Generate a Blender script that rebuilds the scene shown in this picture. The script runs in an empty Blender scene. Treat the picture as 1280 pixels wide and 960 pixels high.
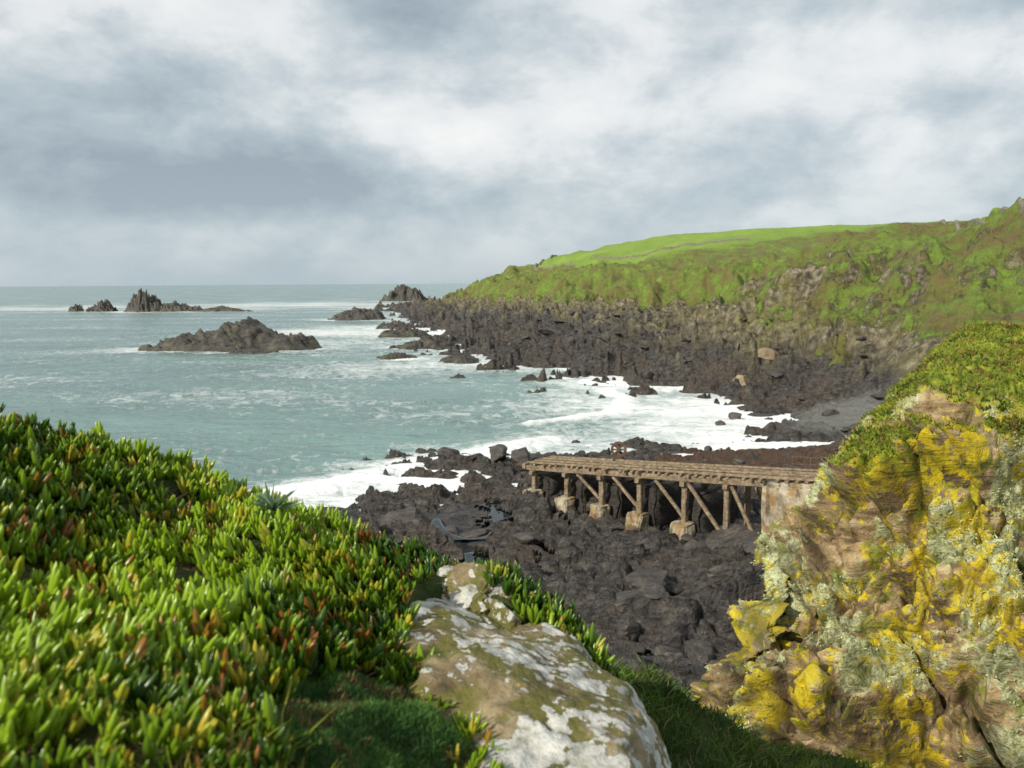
import bpy, math, numpy as np
from mathutils import Vector
rng=np.random.default_rng(7)
sc=bpy.context.scene
# ---------------------------------------------------------------- noise utils
_perm=np.random.default_rng(1).permutation(256); _perm=np.concatenate([_perm,_perm,_perm])
_g2=np.stack([np.cos(np.arange(256)*2.399),np.sin(np.arange(256)*2.399)],1)
_g3=np.random.default_rng(2).normal(size=(256,3)); _g3/=np.linalg.norm(_g3,axis=1)[:,None]
def p2(x,y):
    xi=np.floor(x).astype(np.int64); yi=np.floor(y).astype(np.int64)
    xf=x-xi; yf=y-yi; xi&=255; yi&=255
    u=xf*xf*xf*(xf*(xf*6-15)+10); v=yf*yf*yf*(yf*(yf*6-15)+10)
    def g(a,b):
        h=_perm[_perm[(xi+a)&255]+((yi+b)&255)]
        return _g2[h,0]*(xf-a)+_g2[h,1]*(yf-b)
    a=g(0,0);b=g(1,0);c=g(0,1);d=g(1,1)
    return (a+(b-a)*u+(c-a)*v+(a-b-c+d)*u*v)*1.5
def p3(x,y,z):
    xi=np.floor(x).astype(np.int64); yi=np.floor(y).astype(np.int64); zi=np.floor(z).astype(np.int64)
    xf=x-xi; yf=y-yi; zf=z-zi
    u=xf*xf*(3-2*xf); v=yf*yf*(3-2*yf); w=zf*zf*(3-2*zf)
    r=0
    for a in (0,1):
        for b in (0,1):
            for c in (0,1):
                h=_perm[_perm[_perm[(xi+a)&255]+((yi+b)&255)]+((zi+c)&255)]
                r=r+(_g3[h,0]*(xf-a)+_g3[h,1]*(yf-b)+_g3[h,2]*(zf-c))*(u if a else 1-u)*(v if b else 1-v)*(w if c else 1-w)
    return r*1.6
def fbm2(x,y,o=4,l=2.1,g=.5):
    r=0;a=1
    for i in range(o):
        r=r+a*p2(x+i*17.3,y-i*9.1); x=x*l;y=y*l;a*=g
    return r
def rid2(x,y,o=4):
    r=0;a=1
    for i in range(o):
        r=r+a*(1-2*np.abs(p2(x+i*7.3,y+i*3.1))); x=x*2.1;y=y*2.1;a*=.5
    return r*.5
def fbm3(p,s,o=4,off=0.):
    r=0;a=1
    for i in range(o):
        r=r+a*p3(p[:,0]*s+i*11.3+off,p[:,1]*s+off,p[:,2]*s-off); s*=2.1;a*=.5
    return r
def hsh(*ks):
    h=np.zeros_like(ks[0],dtype=np.uint64)+np.uint64(1469598103)
    for i,k in enumerate(ks):
        h=(h^(np.asarray(k).astype(np.int64).astype(np.uint64)*np.uint64(2654435761+i*97531)))*np.uint64(1099511628211)
        h^=(h>>np.uint64(29))
    return h
def r01(h,s): return (((h>>np.uint64(s))&np.uint64(0xffff)).astype(float))/65535.
def slabs(x,y,seed,tilt=.8,k=22.):
    ix=np.floor(x);iy=np.floor(y)
    best=np.full(x.shape,9.);sec=np.full(x.shape,9.);num=np.zeros(x.shape);den=np.zeros(x.shape)+1e-12
    for a in (-1,0,1):
        for b in (-1,0,1):
            h=hsh(ix+a,iy+b,np.zeros_like(ix)+seed)
            px=ix+a+.1+.8*r01(h,3);py=iy+b+.1+.8*r01(h,17)
            dx=x-px;dy=y-py;d=dx*dx+dy*dy
            v=r01(h,31)-.5+tilt*((r01(h,40)-.5)*dx+(r01(h,46)-.5)*dy)*2
            w=np.exp(-k*d);num+=w*v;den+=w
            m=d<best
            sec=np.where(m,best,np.minimum(sec,d));best=np.where(m,d,best)
    return num/den,np.sqrt(sec)-np.sqrt(best)
def saw(t,sharp=.82):
    f=t-np.floor(t);return np.where(f<sharp,f/sharp,(1-f)/(1-sharp))-.5
def cells3(p,s,seed,tilt=.8,k=16.):
    x=p[:,0]*s;y=p[:,1]*s;z=p[:,2]*s
    ix=np.floor(x);iy=np.floor(y);iz=np.floor(z)
    best=np.full(x.shape,9.);sec=np.full(x.shape,9.);num=np.zeros(x.shape);den=np.zeros(x.shape)+1e-12
    for a in (-1,0,1):
        for b in (-1,0,1):
            for c in (-1,0,1):
                h=hsh(ix+a,iy+b,iz+c,np.zeros_like(ix)+seed)
                dx=x-(ix+a+r01(h,3));dy=y-(iy+b+r01(h,17));dz=z-(iz+c+r01(h,24))
                d=dx*dx+dy*dy+dz*dz
                v=r01(h,31)-.5+tilt*((r01(h,40)-.5)*dx+(r01(h,46)-.5)*dy+(r01(h,36)-.5)*dz)
                w=np.exp(-k*d);num+=w*v;den+=w
                m=d<best
                sec=np.where(m,best,np.minimum(sec,d));best=np.where(m,d,best)
    return num/den,np.sqrt(sec)-np.sqrt(best)
def sst(x,a,b):
    t=np.clip((x-a)/(b-a),0,1);return t*t*(3-2*t)
def sdf(x,y,poly):
    poly=np.array(poly,float);n=len(poly)
    best=np.full(x.shape,1e18);ins=np.zeros(x.shape,bool)
    for i in range(n):
        a=poly[i];b=poly[(i+1)%n];e=b-a
        t=np.clip(((x-a[0])*e[0]+(y-a[1])*e[1])/(e@e),0,1)
        best=np.minimum(best,(x-a[0]-t*e[0])**2+(y-a[1]-t*e[1])**2)
        if a[1]!=b[1]:
            c=((a[1]>y)!=(b[1]>y))&(x<(b[0]-a[0])*(y-a[1])/(b[1]-a[1])+a[0]); ins^=c
    return np.where(ins,1,-1)*np.sqrt(best)
def linedist(x,y,pl):
    best=np.full(x.shape,1e18)
    for a,b in zip(pl[:-1],pl[1:]):
        a=np.array(a,float);e=np.array(b,float)-a
        t=np.clip(((x-a[0])*e[0]+(y-a[1])*e[1])/(e@e),0,1)
        best=np.minimum(best,(x-a[0]-t*e[0])**2+(y-a[1]-t*e[1])**2)
    return np.sqrt(best)
# ---------------------------------------------------------------- mesh utils
def mk(name,verts,faces,mat=None,smooth=True,attrs=None,parent=None):
    me=bpy.data.meshes.new(name)
    verts=np.asarray(verts,np.float32);me.vertices.add(len(verts));me.vertices.foreach_set("co",verts.ravel())
    groups=faces if isinstance(faces,list) else [faces]
    lv=np.concatenate([f.ravel() for f in groups]).astype(np.int32)
    tot=np.concatenate([np.full(len(f),f.shape[1]) for f in groups]).astype(np.int32)
    st=np.concatenate([[0],np.cumsum(tot)[:-1]]).astype(np.int32)
    me.loops.add(len(lv));me.loops.foreach_set("vertex_index",lv)
    me.polygons.add(len(tot));me.polygons.foreach_set("loop_start",st);me.polygons.foreach_set("loop_total",tot)
    me.polygons.foreach_set("use_smooth",np.full(len(tot),smooth))
    me.update(calc_edges=True)
    for k,v in (attrs or {}).items():
        v=np.asarray(v,np.float32)
        if v.shape[1]==3: v=np.concatenate([v,np.ones((len(v),1),np.float32)],1)
        at=me.attributes.new(k,'FLOAT_COLOR','POINT');at.data.foreach_set("color",v.ravel())
    ob=bpy.data.objects.new(name,me);sc.collection.objects.link(ob)
    if mat: me.materials.append(mat)
    if parent: ob.parent=parent
    return ob
def gridf(nr,nc):
    i=np.arange(nr-1)[:,None]*nc+np.arange(nc-1)[None,:]
    i=i.ravel();return np.stack([i,i+1,i+nc+1,i+nc],1)
def gnorm(P):
    du=np.gradient(P,axis=1);dv=np.gradient(P,axis=0);n=np.cross(du,dv)
    return n/(np.linalg.norm(n,axis=2,keepdims=True)+1e-9)
# ---------------------------------------------------------------- shader utils
class M:
    def __init__(s,name):
        s.m=bpy.data.materials.new(name);s.m.use_nodes=True;s.nt=s.m.node_tree
        s.b=s.nt.nodes['Principled BSDF'];s.co=s.n('ShaderNodeTexCoord').outputs['Object']
    def n(s,t): return s.nt.nodes.new(t)
    def l(s,a,b): s.nt.links.new(a,b)
    def noise(s,sc_,det=5,rough=.55,co=None,dist=0):
        n=s.n('ShaderNodeTexNoise');n.inputs['Scale'].default_value=sc_;n.inputs['Detail'].default_value=det
        n.inputs['Roughness'].default_value=rough;n.inputs['Distortion'].default_value=dist
        s.l(co or s.co,n.inputs['Vector']);return n.outputs['Fac']
    def map(s,scale=(1,1,1),rot=(0,0,0),loc=(0,0,0),co=None):
        n=s.n('ShaderNodeMapping');n.inputs['Scale'].default_value=scale;n.inputs['Rotation'].default_value=rot;n.inputs['Location'].default_value=loc
        s.l(co or s.co,n.inputs['Vector']);return n.outputs[0]
    def ramp(s,f,stops):
        n=s.n('ShaderNodeValToRGB');cr=n.color_ramp
        while len(cr.elements)<len(stops): cr.elements.new(.5)
        for e,(p,c) in zip(cr.elements,stops):
            e.position=p; e.color=(c,c,c,1) if isinstance(c,(int,float)) else (*c,1)
        s.l(f,n.inputs[0]);return n.outputs[0]
    def _set(s,sock,v):
        if isinstance(v,(int,float)): sock.default_value=(v,v,v,1) if sock.type=='RGBA' else v
        elif isinstance(v,tuple): sock.default_value=(*v,1) if len(v)==3 and sock.type=='RGBA' else v
        else: s.l(v,sock)
    def mix(s,f,a,b,mode='MIX'):
        n=s.n('ShaderNodeMix');n.data_type='RGBA';n.blend_type=mode
        s._set(n.inputs[0],f);s._set(n.inputs[6],a);s._set(n.inputs[7],b);return n.outputs[2]
    def math(s,op,a,b=0.,clamp=False):
        n=s.n('ShaderNodeMath');n.operation=op;n.use_clamp=clamp;s._set(n.inputs[0],a);s._set(n.inputs[1],b);return n.outputs[0]
    def attr(s,name):
        n=s.n('ShaderNodeAttribute');n.attribute_name=name;q=s.n('ShaderNodeSeparateColor');s.l(n.outputs['Color'],q.inputs[0])
        return n.outputs['Color'],q.outputs[0],q.outputs[1],q.outputs[2]
    def bump(s,h,dist,strength=1.,prev=None):
        n=s.n('ShaderNodeBump');n.inputs['Distance'].default_value=dist;n.inputs['Strength'].default_value=strength
        s.l(h,n.inputs['Height'])
        if prev: s.l(prev,n.inputs['Normal'])
        return n.outputs[0]
    def out(s,col=None,rough=None,nrm=None,spec=None):
        if col is not None: s._set(s.b.inputs['Base Color'],col)
        if rough is not None: s._set(s.b.inputs['Roughness'],rough)
        if nrm is not None: s.l(nrm,s.b.inputs['Normal'])
        if spec is not None: s._set(s.b.inputs['Specular IOR Level'],spec)
        return s.m
# ---- terrain material
m=M('coast_terrain_mat')
_,veg,dark,pool=m.attr('mask1');_,beach,weed,field=m.attr('mask2')
n1=m.noise(.12,6);n2=m.noise(.6,7,.62);strm=m.map((.5,2.2,2.2),(.35,.2,-.4));n3=m.noise(1.,6,.65,strm)
n4=m.noise(4.,5,.6)
cl=m.ramp(n2,[(.3,(.03,.027,.02)),(.44,(.1,.085,.055)),(.54,(.22,.19,.125)),(.7,(.42,.37,.27))])
och=m.ramp(n1,[(.43,0.),(.6,1.)]);cl=m.mix(m.math('MULTIPLY',och,.5),cl,(.2,.19,.04))
dk=m.ramp(n3,[(.3,(.012,.011,.011)),(.45,(.04,.036,.034)),(.58,(.09,.08,.07)),(.8,(.21,.185,.15))])
brn=m.ramp(m.noise(.09,5),[(.48,0.),(.62,.4)]);dk=m.mix(brn,dk,(.11,.08,.05))
rock=m.mix(dark,cl,dk)
vg=m.ramp(m.noise(.13,8,.7),[(.38,(.15,.11,.04)),(.46,(.15,.145,.03)),(.52,(.13,.19,.024)),(.64,(.18,.29,.027))])
vg=m.mix(m.ramp(n4,[(.35,0.),(.6,.4)]),vg,(.06,.075,.014))
vg=m.mix(m.ramp(m.noise(.5,7,.7,m.map(loc=(9,4,1))),[(.5,0.),(.62,.6)]),vg,(.07,.075,.018))
fl=m.ramp(m.noise(.03,5,.6,m.map((.4,1,1))),[(.35,(.14,.23,.028)),(.65,(.2,.295,.04))])
vg=m.mix(field,vg,fl)
vf=m.math('ADD',veg,m.math('MULTIPLY',m.math('SUBTRACT',m.noise(.16,10,.76),.5),2.1));vf=m.ramp(vf,[(.45,0.),(.54,1.)])
vf=m.math('MAXIMUM',vf,field)
col=m.mix(vf,rock,vg)
col=m.mix(beach,col,m.ramp(n4,[(.3,(.13,.13,.12)),(.7,(.26,.25,.23))]))
wd=m.ramp(m.math('MULTIPLY',weed,m.math('ADD',n2,.6)),[(.42,0.),(.56,.85)])
col=m.mix(wd,col,m.ramp(n4,[(.3,(.04,.02,.01)),(.5,(.085,.042,.02)),(.7,(.16,.085,.035))]))
col=m.mix(pool,col,(.012,.016,.016))
rg=m.mix(dark,.9,m.ramp(n2,[(.35,.24),(.6,.5)]));rg=m.mix(wd,rg,.8);rg=m.mix(pool,rg,.04);rg=m.mix(vf,rg,.9)
np_=m.math('SUBTRACT',1.,pool)
h=m.math('ADD',n3,m.math('MULTIPLY',n4,.35));h=m.math('MULTIPLY',h,np_)
b=m.bump(h,.5,1.);b=m.bump(m.math('MULTIPLY',n2,m.math('MULTIPLY',np_,m.math('SUBTRACT',1.,m.math('MULTIPLY',vf,.7)))),2.6,.85,b)
terr_mat=m.out(col,rg,b,.5)
# ---- sea
m=M('sea_water_mat')
_,foam,shal,far=m.attr('sea')
fm1=m.map((1,1,1),(0,0,.5));w1=m.noise(.3,9,.7,fm1,1.4);w2=m.noise(1.6,6,.6,fm1,.6)
strk=m.noise(.16,7,.7,m.map((.35,1.5,1),(0,0,.25)),.8)
fn=m.math('ADD',m.math('MULTIPLY',w1,.6),m.math('ADD',m.math('MULTIPLY',w2,.22),m.math('MULTIPLY',strk,.18)))
fv=m.math('ADD',m.math('MULTIPLY',foam,.62),fn);fo=m.ramp(fv,[(.61,0.),(.68,.32),(.78,.7),(.92,1.)])
deep=m.mix(m.noise(.02,3),(.085,.155,.152),(.125,.205,.195));base=m.mix(shal,deep,(.17,.28,.26))
col=m.mix(fo,base,(.82,.84,.84))
sw=m.map((.35,1,1),(0,0,.35));bA=m.noise(.6,6,.6,sw);bB=m.noise(.09,5,.6,sw)
b=m.bump(bB,2.8,.65);b=m.bump(bA,.65,.95,b);b=m.bump(w2,.1,.6,b);b=m.bump(fo,.25,.6,b)
sea_mat=m.out(col,m.mix(fo,.22,.8),b,.5)
def rockmat(name,stops,sc_=1.,bd=.3,rough=.7,lich=None):
    m=M(name);n=m.noise(sc_,7,.65);n3=m.noise(sc_*1.3,6,.6,m.map((.6,2.4,2.4),(.3,.4,.7)))
    c=m.ramp(m.math('ADD',m.math('MULTIPLY',n,.5),m.math('MULTIPLY',n3,.5)),stops)
    if lich: c=m.mix(m.ramp(m.noise(sc_*.6,6),[(.55,0.),(.65,.7)]),c,lich)
    b=m.bump(n3,bd,.9);b=m.bump(m.noise(sc_*5,4),bd*.2,.8,b);return m.out(c,rough,b,.4)
searock=rockmat('sea_rock_mat',[(.3,(.018,.017,.016)),(.5,(.05,.046,.04)),(.7,(.12,.105,.085))],.5,.8,.5,(.11,.11,.06))
bould=rockmat('boulder_mat',[(.3,(.016,.014,.013)),(.5,(.052,.046,.041)),(.7,(.14,.12,.1))],1.,.3,.5)
bouldl=rockmat('pale_boulder_mat',[(.3,(.1,.075,.04)),(.5,(.22,.17,.1)),(.7,(.36,.3,.2))],1.,.25,.8)
# ================================================================ TERRAIN
coast=[(-60,-20),(-45,12),(-34,30),(-26,48),(-20,62),(-16,69),(-11.5,71),(-9.8,82),(-3.4,80),(5.4,84.5),(19.6,88),(27,92),(38.5,98),(39,112),(36,132),(31,142),(21,146),(14,168),(4,194),(-9.5,228),(-14,270),(-23,322),(-45,433),(-75,560),(-100,640),(-60,760),(40,1100),(400,1500),(3500,2500),(3500,-500),(-60,-500)]
foot=[(-60,0),(-40,14),(-20,21),(0,22),(10,28),(16,38),(22,47),(32,58),(46,78),(56,105),(57,135),(58,160),(60,215),(55,258),(85,290),(116,316),(90,345),(60,370),(24,400),(-10,480),(-42,560),(-50,620),(-35,700),(60,1050),(420,1450),(3500,2400),(3500,-500),(-60,-500)]
def terrain(x,y,full=False):
    wob=fbm2(x/18,y/18,3)
    far=sst(y,90,160);near=1-far
    dS=sdf(x,y,coast)+wob*(2.5+5*far); dF=sdf(x,y,foot)
    warp=(fbm2(x/34,y/34,4,2.1,.5)*12+(rid2(x/26+5,y/26,3)-.35)*13+slabs(x/15+3,y/15,5,1.2,12.)[0]*6)*(.35+.65*far)*(1-.4*sst(dF,40,90))
    warp-=12*np.exp(-((x-70)**2+(y-186)**2)/2/5.5**2)+8*np.exp(-((x-66)**2+(y-230)**2)/2/5**2)
    d=dF+warp*sst(dF,-14,4)
    dk_=d*np.interp(y,[300,450],[1.,.7])
    f=np.interp(y,[0,40,90,130,180,250,420,600,1200],[.45,.45,.95,1.12,1.12,1.05,1.05,1.17,1.2])
    zf=np.interp(y,[50,75,110,300],[2.,2.6,5.,5.5])
    P=np.interp(dk_,[0,3,8,14,22,36,60,90,150,300,1000],[0,3.,6.,10.,15.,21.,26.5,29.5,33,38,55])*f
    P=P+sst(y,390,450)*np.clip(d-58,0,110)*.12
    out=np.maximum(-dF,0);r=np.clip(dS,0,None)/(np.clip(dS,0,None)+out+1e-3)
    plat=.35+(zf-.35)*r**1.25
    plat=np.where(dS<0,.35+dS*.22,plat)
    base=np.where(d>0,np.maximum(zf+P,plat),plat)
    ca,sa=math.cos(-.4),math.sin(-.4);u=x*ca+y*sa;v=-x*sa+y*ca
    wx=fbm2(x/7,y/7,3)
    s1,e1=slabs(u/5.5+wx*.3,v/2.8+wx*.3,1,1.6,40.);s2,e2=slabs(u/2.3+9+wx*.4,v/1.05,2,1.4,40.);s3,e3=slabs(u/17+wx*.2,v/10,3,1.5,24.)
    st1=saw(v/1.9+wx*.9+s1*.7,.88);st2=saw(v/.8+wx*1.4+s1*1.5,.75);st3=saw(v/8+wx*.9+s3*.8,.88)
    rk=(s1*1.0+s2*.42*near+st1*.5*(1-.5*far)+st2*.17*near-.35*np.exp(-(e1/.07)**2)-.25*near*np.exp(-(e2/.1)**2)+fbm2(x/1.4,y/1.4,3)*.1)
    s4,e4=slabs(u/8,v/5+wx*.2,9,1.6,26.)
    rk+=far*(s3*3.+st3*1.7+rid2(x/16,y/16,5)*1.+s4*2.6-.9*np.exp(-(e4/.08)**2))+near*(s3*1.1+fbm2(x/9,y/9,3)*.35)
    beach=np.exp(-(((x-46)/9)**2+((y-103)/9)**2)**2);weed=np.exp(-(((x-27)/13)**2+((y-82)/8)**2)**2)
    amp=(1-.95*beach)*(1-.6*weed)*(1-.62*sst(d,-3,16))*np.where(y>380,1.1,1.)*(1-.8*sst(d,56,64))
    z=base+rk*amp+ sst(d,8,30)*(fbm2(x/30,y/30,4)*2.2+rid2(x/13,y/13,3)*.9)*(1-.85*sst(d,54,70))
    fl_=.3*sst(dS,4,9)*near-1.*(1-sst(dS,4,9)*near)
    z=np.where(z<fl_+.35,fl_+.35*np.exp((z-fl_-.35)/.35*.6),z)
    if not full: return z
    pn_=p2(x/3.6+4,y/3.6)
    lvl=.72-3.5*np.clip(.2-pn_,0,None)
    pm=(d<0)&(dS>9)&(z<lvl)&(near>.3)&(beach<.2)&(weed<.2)&(pn_>.08)
    z=np.where(pm,lvl,z)
    return z,dS,dF,d,(pm&(pn_>.18)).astype(float),beach,weed
NR,NC=1080,1150
R=11*np.exp(np.linspace(0,math.log(2500/11),NR));T=np.radians(np.linspace(-47,47,NC))
X=R[:,None]*np.sin(T)[None,:];Y=R[:,None]*np.cos(T)[None,:]
z,dS,dF,d,pm,beach,weed=terrain(X.ravel(),Y.ravel(),True)
x=X.ravel();y=Y.ravel()
P=np.stack([X,Y,z.reshape(X.shape)],2);nz=gnorm(P)[:,:,2].ravel()
fieldm=sst(d,56,60)*sst(y,440,455)
veg=sst(d+fbm2(x/14,y/14,3)*8,-3,10)*(.5+.45*sst(nz,.3,.7))
veg=np.maximum(veg,sst(d,14,32)*(.52+.4*sst(nz,.5,.85)))
veg-=.22*(1-sst(y,250,290))*(1-sst(d,22,44))*sst(y,80,100)
veg+=.08*sst(y,280,320)*sst(d,0,10)
veg=np.maximum(veg,fieldm)
veg=np.where(y<60,np.maximum(veg,sst(d,3,7)*.8),veg)
dark=1-sst(z+fbm2(x/10,y/10,3)*2.,4.5,9.)
mk('coast_terrain',P.reshape(-1,3),gridf(NR,NC),terr_mat,True,{'mask1':np.stack([veg,dark,pm],1),'mask2':np.stack([beach,weed,fieldm],1)})
# ================================================================ SEA
isl=[(-88,240,26,9),(-282,590,16,10),(-318,600,12,6),(-250,585,22,7),(-225,582,20,4),(-125,890,22,12),(-87,433,15,8),(-41,290,8,4),(-27,240,10,5),(-78,226,7,2),(-52,345,8,4),(-30,205,5,3)]
NRs,NCs=900,900
R=20*np.exp(np.linspace(0,math.log(40000/20),NRs));T=np.radians(np.linspace(-70,50,NCs))
X=R[:,None]*np.sin(T)[None,:];Y=R[:,None]*np.cos(T)[None,:];x=X.ravel();y=Y.ravel()
dS=sdf(x,y,coast)+fbm2(x/18,y/18,3)*(2.5+5*sst(y,90,160));rr=np.hypot(x,y)
fade=np.exp(-rr/260);ph=(x*.35-y*.94)
wv=.24*np.sin(ph/16*6.28+p2(x/25,y/25)*4)+.18*np.sin((x*.1-y)/7.5*6.28+p2(x/14,y/14)*5)
zz=wv*np.exp(-rr/500)+(rid2(x/5,y/3.2,3)*.2+fbm2(x/1.6,y/1.1,3)*.1)*fade
wb=p2(x/7,y/7)*1.6
br1=linedist(x+wb,y+wb,[(-24,71),(-17,76),(-8,86),(-1,91),(5,97)]);br2=linedist(x+wb*.5,y+wb*.5,[(3,108),(13,114),(18,122),(20,132),(18,141)])
foam=.42*np.exp(np.minimum(dS,0)/(3+.025*rr))+.115
foam+=.36*np.exp(-(br1/2.2)**2)+.5*np.exp(-(br2/1.4)**2)+.16*np.exp(-(br1/6)**2)
for cx,cy,r,a in [(12,130,13,.26),(30,118,13,.22),(-9,78,8,.18),(25,103,12,.14),(-5,210,18,.18),(-50,330,45,.2),(-200,760,120,.25),(-420,700,120,.2),(-30,180,30,.11),(-70,300,60,.12)]:
    foam+=a*np.exp(-((x-cx)**2+(y-cy)**2)/r**2)
zz+=.55*np.exp(-(br1/1.3)**2)+.5*np.exp(-(br2/1.3)**2)
zz-=1.2*sst(dS,5,12)*(1-sst(y,90,110))
for cx,cy,a,b_ in isl:
    q=np.sqrt(((x-cx)/a)**2+((y-cy)/b_)**2);foam+=.42*np.exp(-np.clip(q-.85,0,None)/(.5))
foam+=.15*(p2(x/60,y/25))+.02
shal=np.clip(np.exp(dS/30)*.8+.15+.4*p2(x/50,y/20),0,1)
mk('sea',np.stack([x,y,zz],1),gridf(NRs,NCs),sea_mat,True,{'sea':np.stack([np.clip(foam,0,1.2),shal,0*x],1)})
# ================================================================ SEA ROCKS
def rockpatch(name,cx,cy,L,W,h,ang=0.,seed=0,peak=0.,n=150,mat=searock,pw=.45):
    q=np.linspace(-1.25,1.25,n);U,V=np.meshgrid(q,q);u=U.ravel();v=V.ravel()
    x=u*L;y=v*W
    wq=fbm2(u*2+seed,v*2,3)*.25
    s1,_=slabs(u*3+seed*7.1+wq,v*3+seed+wq,seed+11,1.5,18.);s2,_=slabs(u*8+seed,v*6+wq,seed+5,1.3,22.)
    r=np.sqrt(u**2+v**2)+.3*fbm2(u*1.7+seed*3.3,v*1.7,4)
    pk=np.exp(-((u-peak)/pw)**2)*.6+.34
    z=h*(np.clip((1-r)*3.2,-1,1)*pk*(.95+.5*s1)+(.2*s2+.14*saw(u*5+v*3+wq*4)+.1*rid2(u*6,v*6,4))*sst(1-r,-.05,.25))
    z=np.where(r>1.02,np.minimum(z,-.3)-1.,z)
    c,s=math.cos(ang),math.sin(ang)
    return mk(name,np.stack([cx+x*c-y*s,cy+x*s+y*c,z],1),gridf(n,n),mat)
rockpatch('sea_rock',-88,241,27,10,6.6,.08,1,.2)
rockpatch('sea_stack',-279,590,15,10,12.5,0,22,-.1)
rockpatch('sea_stack',-318,600,11,7,7.5,.1,3,.2)
rockpatch('sea_stack',-252,588,18,8,6.5,0,4,-.3)
rockpatch('sea_stack',-340,605,7,5,4.5,0,14,0)
rockpatch('sea_rock',-218,582,20,6,3,0,5,0)
rockpatch('sea_stack',-122,890,26,14,13.5,0,6,.0,130,searock,.6)
rockpatch('sea_rock',-85,433,17,9,4.6,0,7,.1,130,searock,.8)
rockpatch('sea_rock',-41,292,10,5,2.6,.2,8,0,130,searock,.8)
rockpatch('sea_rock',-27,238,11,6,2.2,.3,9,.2,130,searock,.8)
rockpatch('sea_rock',-76,224,8,2.5,1.,.1,10,0,130,searock,.8)
rockpatch('sea_rock',-25,262,7,4,2.,.1,12,0,130,searock,.8)
rockpatch('sea_rock',-52,345,9,5,2.4,.1,15,0,110,searock,.8)
rockpatch('sea_rock',-31,205,6,3,1.3,.2,16,0,110,searock,.8)
rockpatch('sea_rock',-13,196,6,4,1.5,.2,17,0,110,searock,.8)
# ================================================================ BOULDERS
import bmesh
def ico(sub):
    bm=bmesh.new();bmesh.ops.create_icosphere(bm,subdivisions=sub,radius=1)
    v=np.array([p.co[:] for p in bm.verts]);f=np.array([[q.index for q in p.verts] for p in bm.faces]);bm.free();return v,f
def angular(V,seed,npl=11,pw=40,ns=.06):
    g=np.random.default_rng(seed);N=g.normal(size=(npl,3));N/=np.linalg.norm(N,axis=1)[:,None];D=g.uniform(.55,.95,npl)
    dn=np.clip(V@N.T,0,None)/D; k=(np.sum(dn**pw,1)+(1/1.15)**pw)**(-1/pw)
    return V*(k*(1+ns*fbm3(V,1.8,5,seed*3.1)))[:,None]
def boulder(name,c,s,seed,rot=0.,mat=bould,sub=5,ns=.1,pw=40):
    V,F=ico(sub);V=angular(V,seed,11,pw,ns)*np.array(s);a,b=math.cos(rot),math.sin(rot)
    V=np.stack([V[:,0]*a-V[:,1]*b,V[:,0]*b+V[:,1]*a,V[:,2]],1)+np.array(c);return mk(name,V,F,mat)
def tz(x,y): return float(terrain(np.array([x],float),np.array([y],float))[0])
for (bx,by,s,sd,mt) in [(4.3,37.5,(1.5,1.3,1.0),3,bould),(9.3,37,(1.1,.8,.8),4,bould),(15.6,51.2,(3.2,2.2,1.3),5,bould),(50,152,(2.8,2.4,2.6),6,bouldl),(-1.5,80,(1.5,1.1,1.),7,bould),(1.0,79,(1.6,1.2,1.2),8,bould),(-4.5,83,(1.4,1,.9),9,bould),(-7.5,86,(1.3,1,.8),29,bould),(42,140,(2.8,2,1.4),10,bouldl),(35,150,(3,2,1.6),12,bould),(29,106,(.9,.7,.5),13,bould),(33,112,(1.2,.8,.6),16,bould)]:
    boulder('shore_boulder',(bx,by,max(0,tz(bx,by))+s[2]*.3),s,sd,sd*1.1,mt,5)
V0,F0=ico(3);VV=[];FF=[];k=0
C=np.stack([rng.uniform(-45,70,2400),28+rng.uniform(0,1,2400)**1.3*330],1)
dc=sdf(C[:,0],C[:,1],coast);df=sdf(C[:,0],C[:,1],foot);C=C[(dc>1)&(df<4)];Zc=terrain(C[:,0],C[:,1])
for i,(bx,by) in enumerate(C):
    s=min(2.8,(.2+.22*rng.pareto(2.2))*(1+by/200))
    if abs(bx-7)<7 and 66<by<86: s=min(s,.5)
    V=angular(V0,i,9,40,.1)*s*np.array([1,rng.uniform(.6,1),rng.uniform(.3,.6)]);a=rng.uniform(0,6.3);ca,sa=math.cos(a),math.sin(a)
    VV.append(np.stack([V[:,0]*ca-V[:,1]*sa,V[:,0]*sa+V[:,1]*ca,V[:,2]+V[:,0]*rng.normal()*.3],1)+np.array([bx,by,Zc[i]+.02*s]));FF.append(F0+k);k+=len(V0)
mk('scattered_shore_rocks',np.concatenate(VV),np.concatenate(FF),bould,False)
# ================================================================ STONE WALLS
def wall(name,pts,h,w,mat):
    pts=np.array(pts,float);seg=[]
    for a,b in zip(pts[:-1],pts[1:]):
        n=max(2,int(np.hypot(*(b-a))/2.5));seg.append(a+(b-a)*np.linspace(0,1,n,endpoint=False)[:,None])
    p=np.concatenate(seg+[pts[-1:]]);t=np.gradient(p,axis=0);t/=np.linalg.norm(t,axis=1)[:,None];nn=np.stack([-t[:,1],t[:,0]],1)
    z0=terrain(p[:,0],p[:,1]);hh=h*(1+.3*p2(p[:,0]/3,p[:,1]/3+5))
    rings=[]
    for (o,hz) in [(-w,-1.5),(-w*.7,.7),(-w*.3,1.),(w*.3,1.),(w*.7,.7),(w,-1.5)]:
        rings.append(np.stack([p[:,0]+nn[:,0]*o,p[:,1]+nn[:,1]*o,z0+hh*hz],1))
    G=np.stack(rings,1);mk(name,G.reshape(-1,3),gridf(len(p),6)[:,::-1],mat,False)
wallm=rockmat('stone_wall_mat',[(.3,(.08,.08,.05)),(.5,(.17,.16,.11)),(.7,(.3,.28,.22))],1.5,.2,.9,(.07,.1,.03))
wall('stone_wall',[(16,540),(40,500),(80,478),(140,458)],1.2,.8,wallm)
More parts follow.
